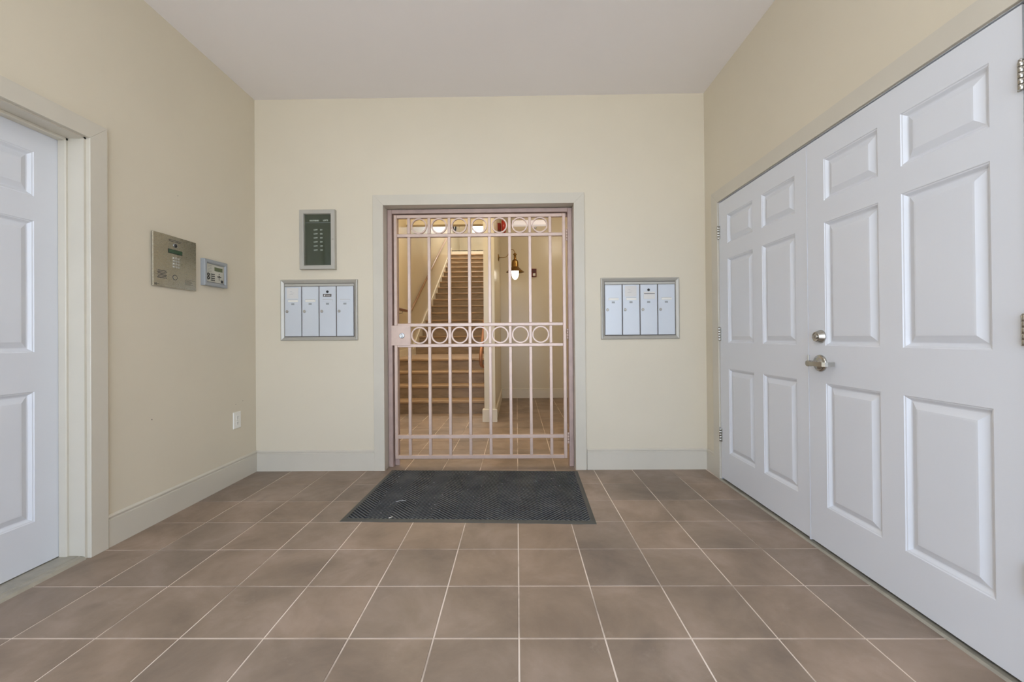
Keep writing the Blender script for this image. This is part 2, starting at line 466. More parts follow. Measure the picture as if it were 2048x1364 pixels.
baseboard('baseboard_right', (XR, 1.714, 0), (0, 1, 0), (-1, 0, 0), YB-0.015-1.714, M['trim'], t=0.012, label='short cream baseboard stub beside the double doors')
baseboard('baseboard_left', (XL, YF, 0), (0, 1, 0), (1, 0, 0), (LDY0-0.105)-YF, M['trim'], label='baseboard behind the camera, left')
baseboard('baseboard_right', (XR, YF, 0), (0, 1, 0), (-1, 0, 0), (RDY0-0.11)-YF, M['trim'], t=0.012, label='baseboard behind the camera, right')

# casings (mitred flat trim); local frame rectangles
def casing(name, O, U, N, u0, u1, v1, w, t, mat, label, jamb=None):
    """outer = inner + w; built as three mitred boards: left, right, head"""
    root = thing(name, label, 'door casing', O); root['kind'] = 'structure'
    def board(poly, nm):
        mb = MB(O, U, (0, 0, 1), N); b = 0.002
        cx = sum(p[0] for p in poly)/4; cz = sum(p[1] for p in poly)/4
        lo = [mb.P(p[0], p[1], 0) for p in poly]; mi = [mb.P(p[0], p[1], t-b) for p in poly]
        def ins(p): return (p[0]+(b if p[0] < cx else -b)*0.8, p[1]+(b if p[1] < cz else -b)*0.4)
        hi = [mb.P(*ins(p), t) for p in poly]
        mb.F(lo[::-1]); mb.F(hi)
        for i in range(4):
            j = (i+1) % 4; mb.F([lo[i], lo[j], mi[j], mi[i]]); mb.F([mi[i], mi[j], hi[j], hi[i]])
        return obj(nm, mb, mat, root)
    board([(u0-w, 0), (u0, 0), (u0, v1), (u0-w, v1+w)], 'casing_board')
    board([(u1, 0), (u1+w, 0), (u1+w, v1+w), (u1, v1)], 'casing_board')
    board([(u0-w, v1+w), (u0, v1), (u1, v1), (u1+w, v1+w)], 'casing_head')
    return root
cb = casing('trim_1', (0, YB, 0), (1, 0, 0), (0, -1, 0), DX0, DX1, DZ, 0.086, 0.020, M['trim'], 'wide cream casing around the metal gate')
# jamb lining of the gate doorway
j = MB((0, YB, 0)); j.box(DX0-0.022, DX0-0.0005, 0, DZ+0.02, -0.159, 0.0); j.box(DX1+0.0005, DX1+0.022, 0, DZ+0.02, -0.159, 0.0); j.box(DX0-0.022, DX1+0.022, DZ+0.0005, DZ+0.022, -0.159, 0.0)
obj('jamb_lining', j, M['trim'], cb)
cl = casing('trim_2', (XL, 0, 0), (0, 1, 0), (1, 0, 0), LDY0-0.012, 0.543, 2.100, 0.088, 0.020, M['trim'], 'cream casing around the left white door')
j = MB((XL, 0, 0), (0, 1, 0), (0, 0, 1), (1, 0, 0))
j.box(0.532, 0.552, 0, 2.11, -0.16, 0.0); j.box(LDY0-0.022, LDY0-0.002, 0, 2.11, -0.16, 0.0); j.box(LDY0-0.022, 0.552, 2.092, 2.112, -0.16, 0.0)
obj('jamb_lining', j, M['trim'], cl)
j = MB((XL, 0, 0), (0, 1, 0), (0, 0, 1), (1, 0, 0))
j.box(0.520, 0.536, 0.0, 2.10, -0.118, -0.080, 0.003); j.box(LDY0-0.01, LDY0+0.004, 0, 2.10, -0.118, -0.080); j.box(LDY0-0.01, 0.536, 2.078, 2.094, -0.118, -0.080, 0.003)
obj('door_stop', j, M['trim'], cl)
cr_ = casing('trim_3', (XR, 0, 0), (0, 1, 0), (-1, 0, 0), RDY0-0.008, RDY1+0.012, 2.085, 0.092, 0.020, M['trim'], 'cream casing around the white double doors')
j = MB((XR, 0, 0), (0, 1, 0), (0, 0, 1), (-1, 0, 0))
j.box(RDY1+0.006, RDY1+0.022, 0, 2.095, -0.12, 0.006); j.box(RDY0-0.018, RDY0-0.003, 0, 2.095, -0.12, 0.006); j.box(RDY0-0.018, RDY1+0.022, 2.083, 2.098, -0.12, 0.006)
obj('jamb_lining', j, M['door'], cr_)

# thresholds
t = MB((XL, 0, 0), (0, 1, 0), (0, 0, 1), (1, 0, 0))
def ribbed(mb, u0, u1, n0, n1, z):
    prof = [(n1, 0), (n1-0.012, z*0.75), (n1-0.03, z), (n1-0.034, z*0.8), (n1-0.040, z*0.8), (n1-0.044, z), ((n0+n1)/2, z), (n0+0.03, z), (n0, z)]
    prof = [(n1, 0)] + prof[1:] + [(n0, 0)]
    a = [mb.P(u0, zz, n) for n, zz in prof]; b = [mb.P(u1, zz, n) for n, zz in prof]
    for i in range(len(prof)):
        k = (i+1) % len(prof); mb.F([a[i], a[k], b[k], b[i]])
    mb.F(a); mb.F(b[::-1])
ribbed(t, LDY0-0.01, 0.530, -0.16, 0.010, 0.016)
struct(obj('trim_4', t, M['thresh']), 'metal threshold below the left white door', 'threshold')
t = MB((XR, 0, 0), (0, 1, 0), (0, 0, 1), (-1, 0, 0))
ribbed(t, RDY0-0.01, RDY1+0.006, -0.10, 0.030, 0.007)
struct(obj('trim_5', t, M['thresh']), 'worn metal threshold below the double doors', 'threshold')

# ------------------------------------------------------------------ six-panel doors
PROF = [(0.0, 0.0), (0.003, -0.0030), (0.007, -0.0040), (0.016, -0.0135), (0.019, -0.0150), (0.022, -0.0150), (0.025, -0.0135), (0.048, -0.0030), (0.055, -0.0025)]
def door(name, O, U, N, width, height, cols, rows, label, th=0.044, z0=0.012):
    root = thing(name, label, 'door', O); root['kind'] = 'structure'
    mb = MB(O, U, (0, 0, 1), N)
    us = sorted({0, width, *[x for c in cols for x in c]}); vs_ = sorted({z0, height, *[x for r in rows for x in r]})
    holes = [(c, r) for c in cols for r in rows]
    for i in range(len(us)-1):
        for k in range(len(vs_)-1):
            a, b, c0, d = us[i], us[i+1], vs_[k], vs_[k+1]
            if any(abs(a-h[0][0]) < 1e-6 and abs(c0-h[1][0]) < 1e-6 for h in holes): continue
            mb.F([mb.P(a, c0), mb.P(b, c0), mb.P(b, d), mb.P(a, d)])
    p = [mb.P(u, v, n) for n in (-th, 0) for v in (z0, height) for u in (0, width)]
    for q in ((0,2,3,1),(0,1,5,4),(2,6,7,3),(0,4,6,2),(1,3,7,5)): mb.F([p[i] for i in q])
    me = obj('leaf', mb, M['door'], root)
    for c, r in holes:
        pm = MB(O, U, (0, 0, 1), N)
        pm.loops((c[0], c[1], r[0], r[1]), PROF)
        obj('panel', pm, M['door'], root)
    return root
# far leaf (hinged on the far jamb) and near leaf (hinged on the near jamb)
OXR = XR-0.012       # door face plane x = 1.530
ROWS = [(0.225, 0.840), (1.027, 1.638), (1.746, 1.955)]
d1 = door('door_1', (OXR, 1.608, 0), (0, -1, 0), (-1, 0, 0), 0.922, 2.072, [(0.117, 0.430), (0.528, 0.832)], ROWS,
          'far leaf of the white double doors, no handle', z0=0.021)
d2 = door('door_2', (OXR, 0.682, 0), (0, -1, 0), (-1, 0, 0), 0.912, 2.072, [(0.115, 0.418), (0.520, 0.824)], ROWS,
          'near leaf of the white double doors, with lever and deadbolt', z0=0.021)
d3 = door('door_3', (XL-0.120, 0.527, 0), (0, -1, 0), (1, 0, 0), 0.922, 2.086, [(0.105, 0.418), (0.510, 0.818)],
          [(0.235, 0.846), (1.030, 1.650), (1.765, 1.976)], 'white panelled door at the left edge', z0=0.020)
# hinge knuckles
def hinge(root, x, y, z0, z1):
    mb = W(); n = 5; L = (z1-z0)/n
    for k in range(n):
        mb.disc(x, y, [(0.0062, z0+k*L+0.0006), (0.0070, z0+k*L+0.0016), (0.0070, z0+(k+1)*L-0.0016), (0.0062, z0+(k+1)*L-0.0006)], 12, cap0=True)
    mb.disc(x, y, [(0.005, z1), (0.0065, z1+0.002), (0.003, z1+0.006)], 12, cap0=True)
    mb.box(x+0.003, x+0.012, y-0.020, y+0.012, z0, z1)
    obj('hinge', mb, M['nickel'], root)
for z in ((1.806, 1.900), (1.043, 1.140), (0.288, 0.385)):
    hinge(d1, OXR-0.008, 1.612, *z)
for z in ((1.812, 1.900), (1.043, 1.136), (0.288, 0.385)):
    hinge(d2, OXR-0.008, -0.232, *z)
# astragal strip on the meeting edge
a = MB((OXR, 0.686, 0), (0, -1, 0), (0, 0, 1), (-1, 0, 0)); a.box(-0.005, 0.002, 0.012, 2.07, -0.03, 0.0015); obj('meeting_strip', a, M['door'], d1)
# deadbolt
K = MB((OXR, 0.596, 1.072), (0, -1, 0), (0, 0, 1), (-1, 0, 0))
K.disc(0, 0, [(0.034, 0.0), (0.034, 0.003), (0.032, 0.006), (0.0245, 0.026), (0.0235, 0.028), (0.019, 0.028), (0.0185, 0.0265)], 36); db = obj('deadbolt', K, M['nickel'], d2)
K = MB((OXR, 0.596, 1.072), (0, -1, 0), (0, 0, 1), (-1, 0, 0)); K.disc(0, 0, [(0.0125, 0.0265), (0.0125, 0.0300), (0.011, 0.0305)], 24)
obj('key_cylinder', K, M['stain'], db)
K = MB((OXR, 0.596, 1.072), (0, -1, 0), (0, 0, 1), (-1, 0, 0)); K.box(-0.001, 0.001, -0.006, 0.006, 0.0303, 0.0308); obj('keyhole', K, M['black'], db)
# lever handle
LO = (OXR, 0.598, 0.938)
K = MB(LO, (0, -1, 0), (0, 0, 1), (-1, 0, 0))
K.disc(0, 0, [(0.042, 0.0), (0.043, 0.004), (0.0405, 0.010), (0.032, 0.013), (0.0305, 0.013), (0.029, 0.019), (0.016, 0.021), (0.0135, 0.024), (0.0125, 0.050)], 40)
lv = obj('lever_rose', K, M['nickel'], d2)
K = MB(LO, (0, -1, 0), (0, 0, 1), (-1, 0, 0))
# neck hub then a flat bar that runs towards the meeting edge and returns along the door
def slab(mb, pts, h, w):
    prev = None
    for k, (u, n) in enumerate(pts):
        t = Vector((pts[min(k+1, len(pts)-1)][0]-pts[max(k-1, 0)][0], pts[min(k+1, len(pts)-1)][1]-pts[max(k-1, 0)][1])).normalized()
        q = Vector((-t.y, t.x))*w/2
        r = []
        for sg, vv in ((-1, -h/2), (1, -h/2), (1, h/2), (-1, h/2)):
            r.append(mb.P(u+q.x*sg, vv, n+q.y*sg))
        if prev:
            for i in range(4):
                jn = (i+1) % 4; mb.F([prev[i], prev[jn], r[jn], r[i]])
        else: mb.F(r[::-1])
        prev = r
    mb.F(prev)
K.disc(0, 0, [(0.014, 0.046), (0.0155, 0.050), (0.0155, 0.066), (0.014, 0.069)], 28, cap0=True)
slab(K, [(-0.012, 0.064), (0.040, 0.064), (0.078, 0.0635), (0.090, 0.061), (0.097, 0.054), (0.099, 0.044), (0.099, 0.012)], 0.021, 0.010)
obj('lever_handle', K, M['nickel'], d2)
K = MB((OXR, 0.684, 0.948), (0, -1, 0), (0, 0, 1), (-1, 0, 0)); K.box(-0.008, 0.006, -0.022, 0.028, -0.01, 0.0045, 0.002); obj('latch_plate', K, M['chrome'], d2)

# ------------------------------------------------------------------ hall beyond the gate
HXL = -2.10; SXR = -0.42
w = W(); w.box(HXL-0.12, HXL, YW, 13.8, 0, 6.4); struct(obj('wall_left', w, M['hallwall']), 'hall and stair side wall on the left', 'wall')
w = W(); w.box(-0.28, 1.62, YHB, YHB+0.12, 0, HH); struct(obj('wall_back', w, M['hallwall']), 'hall end wall with the red alarm', 'wall')
w = W(); w.box(1.50, 1.62, YW, YHB, 0, HH); struct(obj('wall_right', w, M['hallwall']), 'hall right wall', 'wall')
w = W(); w.box(SXR, -0.28, 3.745, YHB+0.12, 0, HH); w.box(SXR, -0.28, YHB+0.12, 11.7, 0, 6.4); struct(obj('wall_middle', w, M['hallwall']), 'partition between the stairs and the hall', 'wall')
w = W(); w.box(HXL, SXR, 6.30, 6.45, 3.245, HH+0.15); w.box(HXL, SXR, 6.42, 6.45, HH, 6.4); struct(obj('wall_header', w, M['hallwall']), 'header above the stair opening', 'wall')
# partition base block and its running baseboard
b = W(); b.box(-0.445, -0.256, 3.728, 3.80, 0, 0.165, 0.010); struct(obj('baseboard_middle', b, M['halltrim']), 'base block at the partition end', 'baseboard')
baseboard('baseboard_middle', (-0.28, YHB, 0), (0, -1, 0), (1, 0, 0), YHB-3.80, M['halltrim'], label='hall baseboard along the partition')
baseboard('baseboard_back', (-0.265, YHB, 0), (1, 0, 0), (0, -1, 0), 1.76, M['halltrim'], label='hall baseboard below the red alarm')
baseboard('baseboard_left', (HXL, YW, 0), (0, 1, 0), (1, 0, 0), 2.25, M['halltrim'], label='hall baseboard left of the stairs')
# upper floor
w = W(); w.box(HXL, 1.0, 11.70, 13.8, 3.70, 3.904); struct(obj('floor', w, M['halltrim']), 'upper landing floor', 'floor')
YU = 13.65
WX0, WX1, WZ0, WZ1 = -1.66, -0.55, 4.93, 6.1
w = W(); w.box(HXL-0.12, WX0, YU, YU+0.12, 3.7, 6.4); w.box(WX1, 1.0, YU, YU+0.12, 3.7, 6.4); w.box(WX0, WX1, YU, YU+0.12, 3.7, WZ0); w.box(WX0, WX1, YU, YU+0.12, WZ1, 6.4)
struct(obj('wall_back', w, M['hallwall']), 'upstairs end wall with the window', 'wall')
w = W(); w.box(-0.28, 1.0, 11.6, 11.7, 3.7, 6.4); struct(obj('wall_front', w, M['hallwall']), 'upstairs wall closing the landing', 'wall')  # unseen wall, added to stop sky light leaking onto the landing
w = W(); w.box(1.0, 1.12, 11.6, 13.8, 3.7, 6.4); struct(obj('wall_right', w, M['hallwall']), 'upstairs right wall', 'wall')
win = thing('window_1', 'bright window at the top of the stairs', 'window', (WX0, YU, WZ0)); win['kind'] = 'structure'
m_ = MB((0, YU, 0))
m_.box(WX0, WX0+0.045, WZ0, WZ1, -0.06, 0.01, 0.004); m_.box(WX1-0.045, WX1, WZ0, WZ1, -0.06, 0.01, 0.004)
m_.box(WX0, WX1, WZ0, WZ0+0.045, -0.06, 0.012, 0.004); m_.box(WX0, WX1, WZ1-0.045, WZ1, -0.06, 0.01, 0.004)
obj('window_frame', m_, M['white'], win)
m_ = MB((0, YU, 0)); m_.box(WX0+0.04, WX1-0.04, WZ0+0.04, WZ1-0.04, -0.034, -0.030); obj('pane', m_, M['glass'], win)

# ------------------------------------------------------------------ staircase
st = thing('staircase', 'long brown straight staircase beyond the gate, with a low landing', 'staircase', (-1.26, 4.29, 0))
RZ = 0.186
yn = {1: 4.29, 2: 4.56, 3: 4.84, 4: 5.10}
for k in range(5, 22): yn[k] = 6.90 + (k-5)*0.30
x0, x1 = HXL+0.018, SXR-0.002
for k in range(1, 22):
    y = yn[k]; z = RZ*k
    yb = yn[k+1]+0.028 if k < 21 else 11.70+1.30
    if k == 21: yb = y+0.12
    m_ = W()
    # tread with a rounded nosing
    pr_ = [(y+0.006, z-0.038), (y, z-0.030), (y, z-0.008), (y+0.007, z), (yb, z), (yb, z-0.038)]
    A = [m_.P(x0, yy, zz) for yy, zz in pr_]; B = [m_.P(x1, yy, zz) for yy, zz in pr_]
    for i in range(len(pr_)):
        jn = (i+1) % len(pr_); m_.F([A[i], A[jn], B[jn], B[i]])
    m_.F(A); m_.F(B[::-1])
    obj('tread' if k != 4 else 'landing', m_, M['tread'], st)
    m_ = W(); m_.box(x0, x1, y+0.025, y+0.045, z-RZ, z-0.038); obj('riser', m_, M['riser'], st)
# skirt boards along the left wall
sk = MB((HXL+0.001, 0, 0), (0, 1, 0), (0, 0, 1), (1, 0, 0))
sl = RZ/0.30
def nz(y): return RZ*5 + (y-6.90)*sl + 0.075
sk.prism([(6.75, RZ*4+0.002), (6.75, nz(6.75)), (11.75, nz(11.75)), (11.75, 3.6), (6.96, RZ*4+0.002)], 0.0, 0.0165)
obj('skirt_board', sk, M['halltrim'], st)
sk = MB((HXL+0.001, 0, 0), (0, 1, 0), (0, 0, 1), (1, 0, 0)); sk.box(5.0, 6.75, RZ*4, RZ*4+0.11, 0, 0.0165); obj('skirt_board', sk, M['halltrim'], st)

# handrails
hr = thing('handrail', 'brown handrail on the left stair wall', 'handrail', (-2.03, 5.5, 1.58))
m_ = W(); m_.box(-2.055, -2.012, 4.35, 6.08, 1.560, 1.605, 0.008); obj('level_rail', m_, M['railwood'], hr)
m_ = W(); m_.tube([(-2.035, 6.36, 1.60), (-2.035, 11.9, 1.60+(11.9-6.36)*0.588)], 0.022, 12); obj('sloping_rail', m_, M['railpaint'], hr)
for y in (7.0, 8.6, 10.2, 11.6):
    zz = 1.60+(y-6.36)*0.588
    m_ = W(); m_.tube([(HXL+0.002, y, zz-0.055), (-2.05, y, zz-0.055), (-2.036, y, zz-0.018)], 0.006, 8); obj('rail_bracket', m_, M['stain'], hr)
for y in (4.6, 5.8):
    m_ = W(); m_.tube([(HXL+0.002, y, 1.52), (-2.05, y, 1.52), (-2.036, y, 1.562)], 0.006, 8); obj('rail_bracket', m_, M['stain'], hr)
hr2 = thing('handrail', 'copper-coloured handrail end looping at the partition beside the stairs', 'handrail', (-0.49, 4.15, 0.90))
pts = [(-0.490, 11.5, 1.08+0.186/0.30*(11.5-6.9)+0.75), (-0.490, 6.9, 1.80), (-0.490, 6.3, 1.62), (-0.490, 5.2, 1.60), (-0.490, 4.95, 1.46), (-0.490, 4.35, 1.02), (-0.490, 4.22, 0.935), (-0.492, 4.15, 0.885), (-0.494, 4.12, 0.83), (-0.494, 4.115, 0.77), (-0.492, 4.125, 0.715), (-0.485, 4.14, 0.69), (-0.465, 4.15, 0.680), (SXR+0.001, 4.15, 0.680)]
m_ = W(); m_.tube(pts, 0.024, 14); obj('rail', m_, M['bronze'], hr2)
m_ = W(); m_.tube([(SXR-0.001, 4.42, 0.96), (-0.46, 4.42, 0.95), (-0.488, 4.42, 1.05)], 0.008, 8); obj('rail_bracket', m_, M['bronze'], hr2)
m_ = MB((SXR, 0, 0), (0, 1, 0), (0, 0, 1), (-1, 0, 0)); m_.disc(4.15, 0.68, [(0.034, 0), (0.034, 0.004), (0.028, 0.009)], 20); obj('wall_flange', m_, M['bronze'], hr2)

# hall wall lamp (gooseneck barn light)
LX, LY = -0.016, 4.95
lamp = thing('wall_lamp', 'brass gooseneck wall lamp with flared shade and lit white globe', 'lamp', (-0.28, LY, 2.34))
m_ = MB((-0.28, LY, 2.335), (0, 1, 0), (0, 0, 1), (1, 0, 0)); m_.disc(0, 0, [(0.055, 0), (0.055, 0.006), (0.045, 0.014), (0.018, 0.018)], 24); obj('wall_plate', m_, M['brass'], lamp)
pts = [(-0.27, LY, 2.335), (-0.20, LY, 2.335), (-0.155, LY, 2.345), (-0.128, LY, 2.375), (-0.112, LY, 2.42), (-0.090, LY, 2.455), (-0.062, LY, 2.465), (-0.036, LY, 2.452), (-0.020, LY, 2.425), (LX, LY, 2.385)]
m_ = W(); m_.tube(pts, 0.0055, 10); obj('gooseneck_arm', m_, M['brass'], lamp)
m_ = W(); m_.disc(LX, LY, [(0.006, 2.412), (0.012, 2.405), (0.030, 2.385), (0.030, 2.378), (0.019, 2.374), (0.020, 2.310), (0.024, 2.304), (0.042, 2.290), (0.052, 2.262), (0.054, 2.190), (0.058, 2.176)], 28, cap0=True); obj('socket_cap', m_, M['brass'], lamp)
m_ = W(); m_.disc(LX, LY, [(0.054, 2.186), (0.064, 2.180), (0.084, 2.158), (0.114, 2.128), (0.143, 2.106), (0.143, 2.103), (0.112, 2.124), (0.082, 2.153), (0.060, 2.174)], 36, cap1=False); obj('lamp_shade', m_, M['brass'], lamp)
m_ = W(); m_.disc(LX, LY, [(0.052, 2.150), (0.057, 2.110), (0.056, 2.080), (0.050, 2.045), (0.037, 2.012), (0.018, 1.991), (0.004, 1.985)], 28, cap0=True); obj('lamp_globe', m_, M['globe'], lamp)

# fire alarm station / strobe on hall end wall
al = thing('fire_alarm_strobe', 'small dark red fire alarm strobe on the hall end wall', 'fire alarm', (0.318, YHB, 2.214))
m_ = MB((0.318, YHB, 2.214)); m_.box(-0.042, 0.042, -0.072, 0.072, 0, 0.042, 0.006); obj('housing', m_, M['darkred'], al)
m_ = MB((0.318, YHB, 2.214)); m_.box(-0.022, 0.022, -0.060, -0.012, 0.042, 0.060, 0.008); obj('strobe_lens', m_, M['white'], al)
m_ = MB((0.318, YHB, 2.214))
for k in range(4): m_.box(-0.028, 0.028, 0.010+k*0.012, 0.015+k*0.012, 0.042, 0.045)
obj('horn_grille', m_, M['black'], al)
# bell high on the partition
be = thing('fire_alarm_bell', 'red round fire alarm bell high on the partition in the hall', 'fire alarm', (-0.28, 4.9, 2.80))
m_ = MB((-0.28, 4.9, 2.80), (0, 1, 0), (0, 0, 1), (1, 0, 0)); m_.box(-0.055, 0.055, -0.055, 0.055, 0, 0.05, 0.006); obj('back_box', m_, M['red'], be)
m_ = MB((-0.28, 4.9, 2.80), (0, 1, 0), (0, 0, 1), (1, 0, 0)); m_.disc(0, 0, [(0.112, 0.060), (0.115, 0.064), (0.110, 0.088), (0.090, 0.114), (0.055, 0.130), (0.014, 0.136), (0.010, 0.142)], 40, cap0=True); obj('gong', m_, M['red'], be)
# light box on hall end wall
lb = thing('linear_light_fitting', 'pale lit box light fitting high on the hall end wall', 'light fitting', (0.245, YHB, 3.05))
m_ = MB((0.235, YHB, 3.045)); m_.box(-0.30, 0.30, 0.0, 0.085, 0, 0.10, 0.010); obj('diffuser', m_, M['diffuser'], lb)
m_ = MB((0.235, YHB, 3.045)); m_.box(-0.31, -0.30, -0.004, 0.09, 0, 0.105); obj('end_cap', m_, M['alu'], lb)
m_ = MB((0.235, YHB, 3.045)); m_.box(0.30, 0.31, -0.004, 0.09, 0, 0.105); obj('end_cap', m_, M['alu'], lb)
sp = thing('sprinkler_head', 'tiny silver sprinkler head below the white light fitting', 'sprinkler', (0.345, YHB, 3.015))
m_ = MB((0.345, YHB, 3.015)); m_.disc(0, 0, [(0.022, 0), (0.022, 0.004), (0.008, 0.008), (0.007, 0.030)], 16); obj('escutcheon', m_, M['chrome'], sp)
m_ = MB((0.345, YHB, 3.015)); m_.box(-0.013, 0.013, -0.003, 0.014, 0.030, 0.034); m_.box(-0.003, 0.003, -0.022, 0.0, 0.028, 0.034); obj('deflector', m_, M['chrome'], sp)
# round mirror upstairs
mi = thing('round_mirror', 'dark-rimmed round mirror at the top of the left stair wall', 'mirror', (HXL, 12.28, 5.0))
m_ = MB((HXL, 12.28, 5.0), (0, 1, 0), (0, 0, 1), (1, 0, 0)); m_.ring(0, 0, 0.36, 0.31, 0, 0.045, 48); obj('rim', m_, M['black'], mi)
m_ = MB((HXL, 12.28, 5.0), (0, 1, 0), (0, 0, 1), (1, 0, 0)); m_.disc(0, 0, [(0.312, 0.004), (0.312, 0.02)], 48, False); obj('mirror_glass', m_, M['mirror'], mi)

# ------------------------------------------------------------------ gate
YG = 1.940
gf = thing('gate_frame', 'mauve-painted square tube frame fixed in the doorway around the gate', 'gate frame', (-0.305, YG, 0))
def tb(x0, x1, z0, z1, y0=YG, y1=YG+0.060, b=0.003):
    return MB((0, y0, 0)).box(x0, x1, z0, z1, -(y1-y0), 0, b)
obj('frame_post', tb(-1.082, -1.043, 0, 2.163), M['gateframe'], gf)
obj('frame_post', tb(0.433, 0.471, 0, 2.163), M['gateframe'], gf)
obj('frame_head', tb(-1.043, 0.433, 2.128, 2.163), M['gateframe'], gf)
obj('gate_stop', tb(-1.043, -1.002, 0.0, 2.128, YG+0.048, YG+0.060), M['gateframe'], gf)
obj('gate_stop', tb(-1.002, 0.433, 2.100, 2.128, YG+0.048, YG+0.060), M['gateframe'], gf)
gt = thing('security_gate', 'closed mauve-painted metal bar gate with rows of rings', 'gate', (-0.305, YG, 0.066))
GD = 0.026
def gb(x0, x1, z0, z1, b=0.003): return tb(x0, x1, z0, z1, YG, YG+GD, b)
obj('stile', gb(-1.028, -1.001, 0.066, 2.117), M['gate'], gt)
obj('stile', gb(0.389, 0.416, 0.066, 2.117), M['gate'], gt)
RAILS = [(0.066, 0.096), (0.236, 0.266), (1.003, 1.030), (1.176, 1.203), (1.928, 1.956), (2.088, 2.117)]
for z0, z1 in RAILS: obj('rail', gb(-1.001, 0.389, z0, z1), M['gate'], gt)
BX = [-0.900+0.1695*i for i in range(8)]
for x in BX:
    for i in range(5):
        z0, z1 = RAILS[i][1], RAILS[i+1][0]
        obj('bar', gb(x-0.0125, x+0.0125, z0, z1, 0.0025), M['gate'], gt)
for i in range(7):
    cx = (BX[i]+BX[i+1])/2
    obj('ring', MB((0, YG+0.002, 0)).ring(cx, 2.022, 0.0660, 0.0555, -0.020, 0), M['gate'], gt)
    obj('ring', MB((0, YG+0.002, 0)).ring(cx, 1.103, 0.0715, 0.0605, -0.020, 0), M['gate'], gt)
lp = MB((0, YG, 0)); lp.box(-1.052, -0.893, 1.020, 1.187, 0.0005, 0.0045, 0.0015); lpo = obj('lock_plate', lp, M['gate'], gt)
for x, z in ((-1.036, 1.168), (-1.036, 1.040), (-0.905, 1.168), (-0.905, 1.040)):
    m_ = MB((0, YG, 0)); m_.disc(x, z, [(0.004, 0.0045), (0.003, 0.0065)], 10); obj('rivet', m_, M['gate'], lpo)
m_ = MB((-0.962, YG, 1.101)); m_.disc(0, 0, [(0.0235, 0.0045), (0.0235, 0.007), (0.0205, 0.011), (0.0150, 0.0125), (0.0145, 0.0105), (0.0120, 0.0105), (0.0115, 0.015), (0.010, 0.016)], 32); obj('lock_cylinder', m_, M['chrome'], gt)
m_ = MB((-0.962, YG, 1.101)); m_.box(-0.001, 0.001, -0.006, 0.006, 0.016, 0.0164); obj('keyhole', m_, M['black'], gt)
for z0, z1 in ((1.884, 1.980), (1.062, 1.150), (0.190, 0.286)):
    m_ = W(); n = 4; L = (z1-z0)/n
    for k in range(n): m_.disc(0.4245, YG-0.004, [(0.0060, z0+k*L+0.001), (0.0082, z0+k*L+0.006), (0.0082, z0+(k+1)*L-0.006), (0.0060, z0+(k+1)*L-0.001)], 12, cap0=True)
    obj('hinge', m_, M['gate'], gt)

# ------------------------------------------------------------------ doormat
ang = math.radians(-1.7); ca, sa = math.cos(ang), math.sin(ang)
mo = thing('doormat', 'large dark grey ribbed doormat with rubber border before the gate', 'doormat', (-0.288, 1.372, 0))
def MM(): return MB((-0.288, 1.372, 0.0004), (ca, sa, 0), (-sa, ca, 0), (0, 0, 1))
hw, hh = 0.755, 0.462
m_ = MM(); m_.loops((-hw, hw, -hh, hh), [(0, 0), (0.001, 0.002), (0.026, 0.0075), (0.032, 0.0070)], cap=False); obj('rubber_border', m_, M['rubber'], mo)
m_ = MM(); m_.loops((-hw+0.030, hw-0.030, -hh+0.030, hh-0.030), [(0, 0.003), (0.002, 0.0085), (0.004, 0.009)]); obj('ribbed_pile', m_, M['carpet'], mo)
lint = MM()
for k in range(60):
    u, v = random.uniform(-0.70, 0.70), random.uniform(-0.42, 0.42)
    r = random.uniform(0.0012, 0.0028); a0 = random.uniform(0, PI)
    lint.prism([(u+r*math.cos(a0+q)*random.uniform(.6, 1.6), v+r*math.sin(a0+q)*random.uniform(.6, 1.4)) for q in (0, 1.3, 2.6, 3.9, 5.2)], 0.009, 0.0105)
lo = obj('lint_specks', lint, M['lint']); tag(lo, 'pale lint specks scattered on the dark doormat', 'lint'); lo['kind'] = 'stuff'
def scrap(pts, w, name, label, cat, mat):
    mb = MM(); mb.tube([(u, v, 0.0105+w*0.4) for u, v in pts], w*0.5, 6); return tag(obj(name, mb, mat), label, cat)
scrap([(-0.505, -0.20), (-0.49, -0.185), (-0.47, -0.178), (-0.455, -0.182), (-0.445, -0.17)], 0.004, 'lint_thread', 'curled blue-grey lint thread on the left of the doormat', 'lint', M['lint'])
scrap([(-0.468, -0.437), (-0.460, -0.428), (-0.452, -0.419)], 0.005, 'paper_scrap', 'tiny white paper scrap on the front border of the doormat', 'scrap', M['white'])

